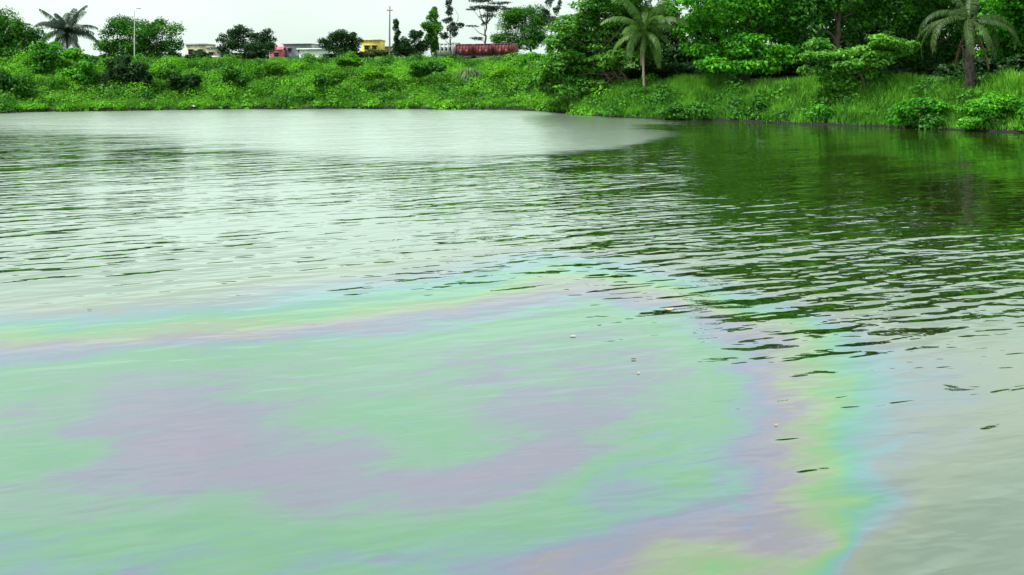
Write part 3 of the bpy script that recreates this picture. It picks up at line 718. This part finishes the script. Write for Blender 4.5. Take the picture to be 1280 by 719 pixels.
# ================================================================== bushes on the banks
bush('round_bush', 'dark domed bush below the white lamp post', 106, [(150,88,20,14),(168,90,17,14),(140,98,14,12),(160,102,24,11),(178,100,10,10),(152,78,14,6)], 7500, 0.36, 'leaf_dark')
bush('creeper_bush', 'tall creeper-draped bush below the grey palm', 108, [(58,70,12,8),(66,80,14,9),(52,86,9,14),(76,92,8,16),(58,104,8,9),(88,68,12,6),(62,60,15,8),(104,73,13,7),(45,68,10,9)], 9000, 0.36, 'leaf_bright')
bush('leafy_bush', 'bright leafy bush between the tall creeper bush and the domed bush', 107, [(98,92,16,9),(92,100,14,9),(108,98,12,10),(110,84,9,8)], 4200, 0.34, 'leaf_bright')
bush('shore_bush', 'dark bush low at the left edge of the photo', 99.5, [(10,104,24,14),(28,108,16,12),(-15,102,22,18),(12,118,26,10)], 6000, 0.36, 'leaf_mid')
bush('leafy_bush', 'dark hollow bush on the slope below the cream house', 107.5, [(230,101,15,8),(242,104,10,7),(222,105,9,6)], 3200, 0.32, 'leaf_dark')
bush('leafy_bush', 'mounded bush on the slope below the lobed dark tree', 109.5, [(293,92,13,9),(285,99,11,7),(301,99,10,7)], 3600, 0.32, 'leaf_mid')
bush('leafy_bush', 'round bush on the slope below the white shed', 107.5, [(412,100,15,9),(402,104,11,7),(422,98,11,8)], 3800, 0.32, 'leaf_mid')
bush('leafy_bush', 'pale sprouting bush on the bank top below the spiky-topped tree', 118, [(436,75,12,6),(428,79,9,5),(446,80,9,5),(438,68,4,4)], 2200, 0.32, 'leaf_vine')
bush('leafy_bush', 'dark bush to the left of the pale drooping tussock', 112, [(534,86,16,8),(547,83,11,7),(525,91,11,7)], 4200, 0.32, 'leaf_mid')
bush('leafy_bush', 'rounded light green bush on the slope below the red shed', 113, [(340,88,14,8),(328,92,10,6),(352,90,10,6)], 3400, 0.26, 'leaf_vine')
bush('leafy_bush', 'light green bush on the slope below the yellow house', 112, [(472,92,16,8),(458,95,10,6),(484,94,10,6)], 3600, 0.26, 'leaf_vine')
bush('leafy_bush', 'small dark bush on the slope just right of the domed bush', 108.5, [(207,88,11,8),(216,92,9,6),(200,94,9,6)], 3000, 0.28, 'leaf_mid')
bush('leafy_bush', 'broad light green bush on the slope right of the pale tussock', 112, [(632,92,16,8),(618,95,11,6),(646,93,11,7)], 3600, 0.26, 'leaf_vine')
bush('leafy_bush', 'low dark bush near the far waterline below the white shed', 105.5, [(372,122,15,5),(360,124,9,4),(386,123,10,4)], 2600, 0.26, 'leaf_mid')
bush('leafy_bush', 'low dark bush near the far waterline below the maroon wagons', 105.5, [(590,121,16,6),(576,124,10,4),(603,123,10,4)], 2800, 0.26, 'leaf_mid')
bush('olive_shrub', 'olive shrub in front of the yellow house', 150, [(474,66,13,5),(464,68,9,5),(484,69,8,4)], 2200, 0.34, 'leaf_olive')
bush('dark_shrub', 'dark bluish shrub in front of the cream house', 147, [(249,70,13,5),(238,72,9,4),(258,72,8,4)], 2200, 0.34, 'leaf_dark')
bush('leafy_bush', 'leafy bush on the bank top in front of the round tree', 118, [(668,72,12,6),(682,76,12,6),(660,80,9,5),(655,86,5,10)], 2800, 0.34, 'leaf_bright')
bush('waterside_bush', 'dark-hearted bush at the water\'s edge in front of the slim palm', 80.9, [(848,136,15,7),(860,142,9,8),(838,143,13,6),(852,147,15,5)], 3600, 0.28, 'leaf_mid')
bush('waterside_bush', 'round bush overhanging the water below the creeper dome', 78.3, [(950,134,13,8),(946,144,12,8),(958,146,9,6),(950,127,9,6)], 3200, 0.28, 'leaf_mid')
bush('waterside_bush', 'low ragged bush at the waterline below the overhanging tree', 74.6, [(1022,142,15,9),(1038,149,13,6),(1008,148,11,6),(1060,146,16,9),(1085,150,13,7)], 5000, 0.27, 'leaf_bright')
bush('waterside_bush', 'broad leafy bush at the waterline left of the short palm', 68.9, [(1140,142,19,13),(1165,144,20,13),(1122,150,12,8),(1188,151,15,9),(1150,130,24,8),(1172,134,20,9),(1130,136,16,9)], 9000, 0.26, 'leaf_bright')
bush('waterside_bush', 'dense bush at the waterline in the right corner of the bank', 65.8, [(1232,138,20,14),(1255,147,18,13),(1212,153,15,9),(1278,143,18,18),(1240,126,20,9),(1300,150,18,14),(1215,138,16,11),(1262,130,20,12)], 10000, 0.26, 'leaf_bright')

# the drooping pale tussock on the slope
def tussock(label, z, px, py, length, n):
    bx, gz = wx(px, z), None
    gz = float(ground_h(bx, z)); root = thing('grass_tussock', label, 'grass tussock', (bx, z, gz))
    V, Q, T = [], [], []; nv = 0
    for i in range(n):
        th = rng.uniform(0, 6.28); L_ = length*rng.uniform(.6, 1.1); lean = rng.uniform(.25, 1.0)
        d = np.array((math.cos(th), math.sin(th), 0)); w = np.cross(d, (0, 0, 1))*0.035
        b = d*rng.uniform(0, .35)
        pts = [b, b + d*L_*0.3*lean + np.array((0, 0, L_*0.55)), b + d*L_*0.75*lean + np.array((0, 0, L_*(0.75-.3*lean))), b + d*L_*1.05*lean + np.array((0, 0, L_*(0.6-.6*lean)))]
        for k_, p in enumerate(pts):
            ww = w*(1, 1.2, .9, .2)[k_]; V += [p-ww, p+ww]
        Q += [(nv+2*k_, nv+2*k_+1, nv+2*k_+3, nv+2*k_+2) for k_ in range(3)]; T += [rng.random()]*3; nv += 8
    link('blades', np_mesh('tussock_blades', np.array(V), np.array(Q), M['tussock'], tint=np.array(T)), root)
    mb = MB(); mb.tube([(0, 0, -.3), (0, 0, .1), (0, 0, .4)], [.3, .28, .1], 8); mb.build('root_clump', M['bark'], root)
tussock('pale drooping grass tussock on the slope below the maroon wagons', 114, 587, 95, 2.5, 380)

# ground cover on the left bank: a blanket of creepers nobody could count
def creepers():
    P, N, S, T = [], [], [], []
    nm = 3000
    xs = rng.uniform(-66, 10, nm); ds = np.concatenate([rng.uniform(0.0, 1.2, 330), rng.uniform(0.3, 34, nm - 330)])
    ys = shore(xs) + ds
    for x, y, d in zip(xs, ys, ds):
        far = 1.0 if d < 22 else 0.6
        r = far * (rng.uniform(0.4, 0.9) if rng.random() < .7 else rng.uniform(1.1, 2.1)) * (0.5 if d < 2 else 1.0)
        hgt = r*rng.uniform(0.55, 1.0); mt = rng.uniform(-.3, .45)
        k = int(30 + 60*r*r + 40*r)
        dr = unit(rng.normal(size=(k, 3))); dr[:, 2] = np.abs(dr[:, 2])
        c = np.array((x, y, float(ground_h(x, y)) - 0.12))
        P.append(c + dr*np.array((r, r, hgt))*rng.uniform(.7, 1.1, (k, 1)))
        nn = dr*1.2 + rng.normal(size=(k, 3))*.35; nn[:, 2] += .25
        N.append(nn); S.append(rng.uniform(.14, .3, k)); T.append(rng.random(k)*.8 + mt*1.6)
    # a loose layer of single leaves between the mounds
    k = 26000
    x = rng.uniform(-68, 12, k); y = shore(x) + rng.uniform(0.0, 36, k)
    P.append(np.stack([x, y, ground_h(x, y) + rng.uniform(0.02, .28, k)], axis=1))
    nn = rng.normal(size=(k, 3))*.5; nn[:, 2] += 1; N.append(nn); S.append(rng.uniform(.2, .4, k)); T.append(rng.random(k))
    v, q = leaf_quads(np.vstack(P), np.vstack(N), np.concatenate(S), 0.7)
    o = link('creepers', np_mesh('creepers', v, q, M['leaf_vine'], tint=np.concatenate(T)))
    tag(o, 'bright green blanket of creepers and weeds covering the sloping far bank', 'ground cover'); o['kind'] = 'stuff'
creepers()
def weed_clumps():
    P, N, S, T = [], [], [], []
    xs = np.concatenate([rng.uniform(-64, 9, 170), rng.uniform(-75, 12, 120), rng.uniform(-62, -34, 50), rng.uniform(8, 46, 60)])
    ds = np.concatenate([np.abs(rng.normal(8, 8, 170)) + 0.6, rng.uniform(23, 34, 120), rng.uniform(8, 24, 50), np.abs(rng.normal(0, 5, 60)) + .2])
    ys = shore(xs) + ds
    for x, y in zip(xs, ys):
        r = rng.uniform(.6, 1.5); k = int(70*r*r + 40)
        for q in range(3):
            c = np.array((x + rng.uniform(-r, r)*.8, y + rng.uniform(-r, r)*.6, 0)); c[2] = float(ground_h(c[0], c[1])) + r*.25
            dr = unit(rng.normal(size=(k//2, 3))); dr[:, 2] = np.abs(dr[:, 2])*1.0 - .15
            P.append(c + dr*r*np.array((.75, .75, .8))*rng.uniform(.6, 1.15, (k//2, 1)))
            N.append(dr + rng.normal(size=(k//2, 3))*.5 + np.array((0, 0, .4))); S.append(rng.uniform(.2, .4, k//2)); T.append(rng.random(k//2)*.7 + rng.uniform(-.1, .4))
    v, q = leaf_quads(np.vstack(P), np.vstack(N), np.concatenate(S), 0.6)
    o = link('weeds', np_mesh('weeds', v, q, M['leaf_mid'], tint=np.concatenate(T)))
    tag(o, 'darker tufts of weeds scattered over the creepers on the far bank', 'weeds'); o['kind'] = 'stuff'
weed_clumps()

def grass(name, label, n, xr, dr, hr, mat, clump=2.0):
    x = rng.uniform(*xr, n); d = rng.uniform(*dr, n); y = shore(x) + d
    keep = vnoise(x, y, clump, 9) + rng.random(n)*.9 > 0.55
    x, y, d = x[keep], y[keep], d[keep]; n = len(x)
    z = ground_h(x, y) - 0.03
    h = rng.uniform(*hr, n) * (0.6 + 0.8*vnoise(x, y, 1.7, 11)) * (0.6 + 0.4*smooth(0, 1.5, d))
    th = rng.uniform(0, 6.28, n); ln = rng.uniform(.1, .6, n)*h
    wd = rng.uniform(.02, .045, n); th2 = rng.uniform(0, 6.28, n)
    p = np.stack([x, y, z], axis=1); w = np.stack([np.cos(th2)*wd, np.sin(th2)*wd, 0*wd], axis=1)
    mid = p + np.stack([np.cos(th)*ln*.35, np.sin(th)*ln*.35, h*.62], axis=1)
    tip = p + np.stack([np.cos(th)*ln, np.sin(th)*ln, h], axis=1)
    v = np.stack([p-w, p+w, mid+w*.8, mid-w*.8, tip+w*.12, tip-w*.12], axis=1).reshape(-1, 3)
    b = np.arange(n)[:, None]*6
    q = np.concatenate([b + np.array([[0, 1, 2, 3]]), b + np.array([[3, 2, 4, 5]])])
    t = rng.random(n)
    o = link(name, np_mesh(name, v, q, M[mat], tint=np.concatenate([t, t])))
    tag(o, label, 'grass'); o['kind'] = 'stuff'
grass('grass', 'tall bright grass on the right shore below the big trees', 95000, (6, 56), (-0.05, 11), (.45, 1.0), 'grass')
grass('reeds', 'fringe of coarse grass along the foot of the far bank', 22000, (-68, 8), (-0.05, 3.2), (.3, .8), 'grass')

# ================================================================== buildings beyond the bank
M['cream']  = plain_mat('cream_plaster', (0.55, 0.50, 0.36), .9, .3)
M['stone']  = plain_mat('grey_plaster', (0.36, 0.37, 0.31), .9, .3)
M['lilac']  = plain_mat('lilac_plaster', (0.36, 0.38, 0.46), .9, .2)
M['blue']   = plain_mat('blue_paint', (0.05, 0.10, 0.36), .7, .3)
M['white']  = plain_mat('white_wash', (0.86, 0.88, 0.85), .85, .04)
M['yellow'] = plain_mat('yellow_plaster', (0.62, 0.50, 0.10), .85, .2)
M['red']    = plain_mat('red_paint', (0.42, 0.09, 0.13), .75, .25)
M['dark']   = plain_mat('dark_opening', (0.03, 0.03, 0.035), .3, .1)
M['tarp']   = plain_mat('blue_tarp', (0.06, 0.06, 0.30), .6, .2)
M['maroon'] = plain_mat('maroon_wagon_paint', (0.15, 0.022, 0.034), .7, .5, 1.2, dirt_col=(0.075, 0.025, 0.022))
M['maroon2']= plain_mat('maroon_rib_paint', (0.15, 0.026, 0.04), .7, .5, 1.2)
M['vangrey']= plain_mat('grey_van_paint', (0.60, 0.64, 0.66), .7, .25, 1.2)
M['steel']  = plain_mat('dirty_steel', (0.05, 0.045, 0.04), .8, .4)
M['rail']   = plain_mat('rail_steel', (0.16, 0.12, 0.09), .6, .4)
M['dust']   = plain_mat('dusty_load', (0.27, 0.22, 0.19), .95, .3)
M['pole']   = plain_mat('pole_concrete', (0.42, 0.42, 0.40), .9, .25, 3)
M['polew']  = plain_mat('pole_white', (0.70, 0.70, 0.68), .6, .15, 3)
M['wood']   = plain_mat('pole_wood', (0.17, 0.14, 0.13), .9, .4, 3)

def building(name, label, z, x0, x1, y0, y1, wallm, depth=8.0, rz=0.0, windows=(), parapet=None, roof=None, band=None, extras=None, cat='house'):
    """box house seen from the front: walls, roof slab or parapet, framed windows with panes"""
    xa, xb = wx(x0, z), wx(x1, z); zt, zb = wz(y0, z), wz(y1, z)
    cx = (xa + xb)/2; W = (xb - xa)/2
    root = thing(name, label, cat, (cx, z, zb), rz)
    H = zt - zb
    MB().box(-W, W, 0, depth, -1.5, H).build('wall', M[wallm], root)
    if parapet:
        t = 0.14
        mb = MB()
        mb.box(-W-t, W+t, -t, t, H+.004, H+parapet); mb.box(-W-t, W+t, depth-t, depth+t, H+.004, H+parapet)
        mb.box(-W-t, -W+t, t+.003, depth-t-.003, H+.004, H+parapet); mb.box(W-t, W+t, t+.003, depth-t-.003, H+.004, H+parapet)
        mb.build('parapet', M['stone' if wallm == 'cream' else wallm], root)
    if roof:
        MB().box(-W-.35, W+.35, -.5, depth+.4, H+.003, H+.2).build('roof', M[roof], root)
    if band:
        MB().box(-W-.03, W+.03, -.03, -.001, -1.4, band).build('painted_band', M['blue'], root)
    for (a, b, c, d) in windows:
        fr = MB(); t = .08
        fr.box(a-t, b+t, -.07, .02, d, d+t); fr.box(a-t, b+t, -.10, .02, c-t, c); fr.box(a-t, a, -.07, .02, c+.002, d-.002); fr.box(b, b+t, -.07, .02, c+.002, d-.002)
        w = fr.build('window', M[wallm], root)
        MB().box(a+.002, b-.002, -.02, -.004, c+.002, d-.002).build('pane', M['dark'], w)
        MB().box(a-.25, b+.25, -.5, -.02, d+.12, d+.19).build('sunshade', M['stone'], w)
    if extras: extras(root, W, H, depth)
    return root

building('house', 'cream flat-roofed house between the wide tree and the lobed dark tree', 192, 233, 257, 57, 78, 'cream', 7, 0.05,
         [(-1.6, -.7, 1.7, 2.7), (.5, 1.4, 1.7, 2.7)], parapet=.45)
building('house', 'lower grey and cream house touching the cream house', 189, 258, 271, 60, 78, 'stone', 6, 0.0,
         [(-.5, .4, 1.2, 2.1)], parapet=.25, extras=lambda r, W, H, d: MB().box(-.1, W+.5, -.9, -.01, -1.4, 1.4).build('porch', M['cream'], r))
building('shed', 'small red-painted shed left of the lilac building', 186, 338, 353, 62, 76, 'red', 4, 0.1, [(-.4, .4, .9, 1.6)],
         extras=lambda r, W, H, d: MB().tube([(-W-.1, 0, H-.2), (-W-.1, d, H-.2)], .01).add([(-W-.15,-.2,H),(W+.15,-.2,H),(W+.15,d/2,H+.7),(-W-.15,d/2,H+.7),(-W-.15,d+.2,H),(W+.15,d+.2,H)], [(0,1,2,3),(3,2,5,4)]).build('roof', M['red'], r), cat='shed')
building('house', 'lilac-grey flat-roofed building with a blue lower wall', 190, 354, 388, 55.5, 76, 'lilac', 8, -0.05,
         [(-1.9, -1.2, 1.9, 2.6), (.3, 1.0, 1.9, 2.6)], roof='lilac', band=1.0)
building('shed', 'long white shed in front of the lilac building', 168, 372, 412, 62, 76, 'white', 5, -0.3, [], roof='white', cat='shed')
building('house', 'house with a dark blue roof behind the white shed', 200, 397, 416, 58.5, 76, 'lilac', 6, 0.0, [(-.5, .4, 1.2, 2.0)], roof='tarp')
building('house', 'yellow flat-roofed house beside the spiky-topped dark tree', 186, 452, 475, 51, 76, 'yellow', 7, 0.0,
         [(-1.3, -.4, 2.3, 3.1), (.3, 1.2, 2.3, 3.1)], parapet=.3, extras=lambda r, W, H, d: MB().box(-W-.9, -W-.01, .5, d-.5, -1.4, 2.0).build('side_room', M['yellow'], r))
building('house', 'pale cream house low behind the olive shrub', 194, 472, 489, 59, 76, 'cream', 6, 0.0, [(-.4, .4, 1.1, 1.9)], roof='cream')

# ================================================================== the goods train
TR_Z, TR_ANG = 186.0, R(28)        # the line runs away to the left
def train_pt(s):                    # metres along the line, from the right end leftwards
    p0 = at(646, 73.5, TR_Z)
    return p0 + np.array((-math.cos(TR_ANG)*s, math.sin(TR_ANG)*s, 0))
p_ = train_pt(0)
RAIL_Z = float(p_[2])
def bogie(root, x):
    b = MB(); b.box(x-1.0, x+1.0, -1.32, 1.32, .10, .62)
    o = b.build('bogie', M['steel'], root)
    for dx in (-.7, .7):
        for sy in (-.86, .86):
            w = MB(); th = np.linspace(0, 1, 2)
            w.tube([(x+dx, sy-.07, .43), (x+dx, sy-.02, .43), (x+dx, sy+.07, .43)], [.05, .43, .40], 14)
            w.build('wheel', M['steel'], o)
def wagon(label, s, L, body, rib, H=2.25, open_top=True, van=False):
    p = train_pt(s + L/2)
    root = thing('brake_van' if van else 'goods_wagon', label, 'train wagon', (p[0], p[1], RAIL_Z), math.pi - TR_ANG, group=None if van else 'maroon goods wagons')
    h = L/2 - .3
    MB().box(-h, h, -1.3, 1.3, .40, .98).build('underframe', M['steel'], root)
    b = MB()
    if open_top:
        t = .06
        b.box(-h, h, -1.45, -1.45+t, 1.0, 1.0+H); b.box(-h, h, 1.45-t, 1.45, 1.0, 1.0+H)
        b.box(-h, -h+t, -1.45+t+.002, 1.45-t-.002, 1.0, 1.0+H); b.box(h-t, h, -1.45+t+.002, 1.45-t-.002, 1.0, 1.0+H)
        b.box(-h+.07, h-.07, -1.38, 1.38, 1.0, 1.06)
        b.build('body', M[body], root)
        ld = MB()
        nx, ny = 12, 5
        gx, gy = np.meshgrid(np.linspace(-h+.08, h-.08, nx), np.linspace(-1.36, 1.36, ny))
        gz = 1.0 + H - .16 + .2*np.cos(gy/1.4*1.4)*(.5 + rng.random(gx.shape)*.6)
        ld.add(np.stack([gx.ravel(), gy.ravel(), gz.ravel()], axis=1), grid_faces(nx, ny)); ld.build('load', M['dust'], root)
    else:
        b.box(-h, h, -1.4, 1.4, 1.0, 1.0+H); b.build('body', M[body], root)
        MB().box(-h-.15, h+.15, -1.55, 1.55, 1.003+H, 1.15+H).build('roof', M[body], root)
    for sy in (-1, 1):
        MB().box(-h-.02, h+.02, min(sy*1.455, sy*1.55), max(sy*1.455, sy*1.55), 1.0+H-.16, 1.02+H).build('top_rail', M[rib], root)
        n = 6 if not van else 5
        for i in range(n):
            x = -h + .12 + (2*h - .24)*i/(n-1)
            MB().box(x-.07, x+.07, min(sy*1.455, sy*1.58), max(sy*1.455, sy*1.58), .95, 1.0+H-.17).build('rib', M[rib], root)
        if not van:
            for i in (1, 3):
                x = -h + .12 + (2*h - .24)*(i+.5)/(n-1)
                MB().box(x-.5, x+.5, min(sy*1.455, sy*1.50), max(sy*1.455, sy*1.50), 1.05, 2.1).build('door', M[body], root)
        else:
            for i in (0, 1, 2, 3):
                x = -h + .12 + (2*h - .24)*(i+.5)/(n-1)
                MB().box(x-.25, x+.25, min(sy*1.405, sy*1.44), max(sy*1.405, sy*1.44), 1.9, 2.7).build('window', M['dark'], root)
    for e in (-1, 1):
        MB().box(min(e*h, e*(h+.32)), max(e*h, e*(h+.32)), -.12, .12, .8, .98).build('coupler', M['steel'], root)
        bogie(root, e*(h - 1.3))
wagon('nearest maroon goods wagon, at the right end of the train', 0.2, 4.7, 'maroon', 'maroon2')
wagon('middle maroon goods wagon of the three', 5.0, 4.7, 'maroon', 'maroon2', 2.2)
wagon('farthest maroon goods wagon, coupled to the grey brake van', 9.8, 4.7, 'maroon', 'maroon2', 2.2)
wagon('pale grey brake van at the left end of the train', 14.6, 4.9, 'vangrey', 'vangrey', 2.45, open_top=False, van=True)
# the line itself
def track():
    root = thing('railway_track', 'railway line on a stone bed under the maroon wagons', 'railway track', train_pt(12), math.pi - TR_ANG)
    root.location[2] = RAIL_Z
    bed = MB(); bed.add([(-70, -2.6, -.9), (70, -2.6, -.9), (70, -1.5, -.13), (-70, -1.5, -.13), (-70, 1.5, -.13), (70, 1.5, -.13), (70, 2.6, -.9), (-70, 2.6, -.9)],
                        [(0, 1, 2, 3), (3, 2, 5, 4), (4, 5, 6, 7)])
    bed.build('ballast', plain_mat('ballast_stone', (0.20, 0.18, 0.16), .95, .5, 8), root)
    for sy in (-.84, .84): MB().box(-70, 70, sy-.04, sy+.04, -.115, 0).build('rail', M['rail'], root)
    sl = MB().box(-.12, .12, -1.3, 1.3, -.126, -.118).mesh('sleeper', M['pole'])
    for i in range(60): link('sleeper', sl, root, (-18 + i*.65, 0, 0))
track()

# ================================================================== poles
def lamp_post():
    z = 136; b = np.array((wx(168, z), z, float(ground_h(wx(168, z), z)))); top = wz(15, z) - b[2]
    root = thing('lamp_post', 'thin white street lamp post in front of the wide round-topped tree', 'street lamp', b)
    MB().tube([(0, 0, -.3), (0, 0, top*.5), (0, 0, top)], [.08, .06, .045], 10).build('pole', M['polew'], root, smooth=True)
    MB().tube([(0, 0, top-.05), (.15, -.1, top+.35), (.7, -.4, top+.5)], [.045, .04, .035], 8).build('arm', M['polew'], root, smooth=True)
    MB().box(.55, 1.15, -.62, -.36, top+.42, top+.54).build('lamp_head', M['pole'], root)
    MB().box(-.18, .18, -.18, .18, -.2, .35).build('base', M['pole'], root)
lamp_post()
def utility_pole():
    z = 146; b = np.array((wx(487, z), z, float(ground_h(wx(487, z), z)))); top = wz(8, z) - b[2]
    root = thing('utility_pole', 'tall dark utility pole beside the creeper-wrapped column', 'utility pole', b)
    MB().tube([(0, 0, -.4), (0, 0, top*.6), (.05, 0, top)], [.15, .12, .08], 9).build('pole', M['wood'], root, smooth=True)
    MB().box(-.45, .5, -.06, .06, top-.75, top-.63).build('crossarm', M['wood'], root)
    for x in (-.36, .02, .4):
        MB().tube([(x, 0, top-.62), (x, 0, top-.5), (x, 0, top-.42)], [.05, .07, .03], 7).build('insulator', M['pole'], root)
utility_pole()
def post():
    z = 111; b = np.array((wx(41, z), z, float(ground_h(wx(41, z), z)))); top = wz(53, z) - b[2]
    root = thing('concrete_post', 'short pale concrete post in front of the left-edge tree', 'post', b)
    MB().box(-.07, .07, -.07, .07, -.3, top).build('shaft', M['pole'], root)
    MB().add([(-.12,-.12,top),(.12,-.12,top),(.12,.12,top),(-.12,.12,top),(0,0,top+.14),(0,0,top+.14)], [(0,1,4,5),(1,2,4,5),(2,3,4,5),(3,0,4,5)]).build('cap', M['pole'], root)
post()

# ================================================================== small things: litter at the waterline, leaves afloat
M['plastic'] = plain_mat('white_plastic', (0.5, 0.52, 0.5), .5, .1, 6)
def scrap(label, px, py, size):
    z = CAM_H*F/(py - HOR); x = wx(px, z)
    n = 9; gx, gy = np.meshgrid(np.linspace(-1, 1, n), np.linspace(-1, 1, n))
    r = np.sqrt(gx**2 + gy**2)
    edge = 1 + .25*np.sin(3*np.arctan2(gy, gx) + rng.uniform(0, 6))
    v = np.stack([gx*size*edge, gy*size*.7*edge, np.clip(1 - r*.8, 0, 1)*size*.9 + rng.normal(size=gx.shape)*size*.12], axis=2).reshape(-1, 3)
    gz = max(float(ground_h(x, z)), 0.0)
    o = link('plastic_scrap', np_mesh('plastic_scrap', v, grid_faces(n, n), M['plastic'], smooth=True), loc=(x, z, gz + .02), rot=(0, 0, rng.uniform(0, 6)))
    tag(o, label, 'litter', 'white litter along the far waterline')
scrap('small white scrap of litter below the tall creeper bush, higher of two', 57, 136.5, .2)
scrap('larger white scrap of litter just below the smaller one, at the left waterline', 62, 138.2, .3)
scrap('upright white scrap of litter below the bright leafy bush', 102, 137.4, .25)
scrap('white scrap of litter at the waterline below the cream house', 241, 137.2, .22)
scrap('pale scrap of litter at the far waterline below the wagons', 553, 136.9, .12)
scrap('pale scrap of litter in the right corner below the dense waterline bush', 1243, 163.2, .09)
scrap('pale scrap of litter below the dark-hearted waterside bush', 867, 148.6, .1)
M['leaf_dead'] = leaf_mat('floating_leaf', (0.36, 0.32, 0.19), (0.44, 0.40, 0.27), trans=.1)
M['leaf_brown'] = leaf_mat('brown_leaf', (0.12, 0.06, 0.03), trans=.1)
def floating_leaf(label, px, py, L_, rz, mat, curl=.25):
    z = CAM_H*F/(py - HOR); x = wx(px, z)
    n = 9
    t = np.linspace(-1, 1, n); w = .28*(1 - np.abs(t)**2.2) + .01
    v = []
    for ti, wi in zip(t, w):
        zc = curl*ti*ti*.25
        v += [(ti*L_/2, -wi*L_, zc*L_ + .05*L_), (ti*L_/2, 0, zc*L_), (ti*L_/2, wi*L_, zc*L_ + .07*L_)]
    q = [(3*i+k, 3*i+k+3, 3*i+k+4, 3*i+k+1) for i in range(n-1) for k in (0, 1)]
    nq = len(q)
    o = link('floating_leaf', np_mesh('floating_leaf', np.array(v), np.array(q), M[mat], tint=np.full(nq, .6), smooth=True), loc=(x, z, .012), rot=(0, 0, rz))
    tag(o, label, 'leaf', 'leaves afloat on the oil film')
floating_leaf('longest pale yellow leaf afloat near the dark ripples', 836, 388, .22, .3, 'leaf_dead')
floating_leaf('tiny pale leaf just right of the longest floating leaf', 849, 390, .07, 1.0, 'leaf_dead')
floating_leaf('small pale leaf afloat alone, left of the longest floating leaf', 716, 421, .11, .1, 'leaf_dead')
floating_leaf('tiny whitish leaf afloat, the lowest of the pale ones near mid-picture', 798, 467, .06, .6, 'leaf_dead')
floating_leaf('small dark leaf afloat above the tiny whitish leaf', 792, 450, .09, .2, 'leaf_brown')
floating_leaf('tiny pale leaf afloat on the pink and green bands at right', 970, 532, .05, .2, 'leaf_dead')
floating_leaf('tiny dark speck of leaf afloat near the left edge', 112, 388, .08, .4, 'leaf_brown')
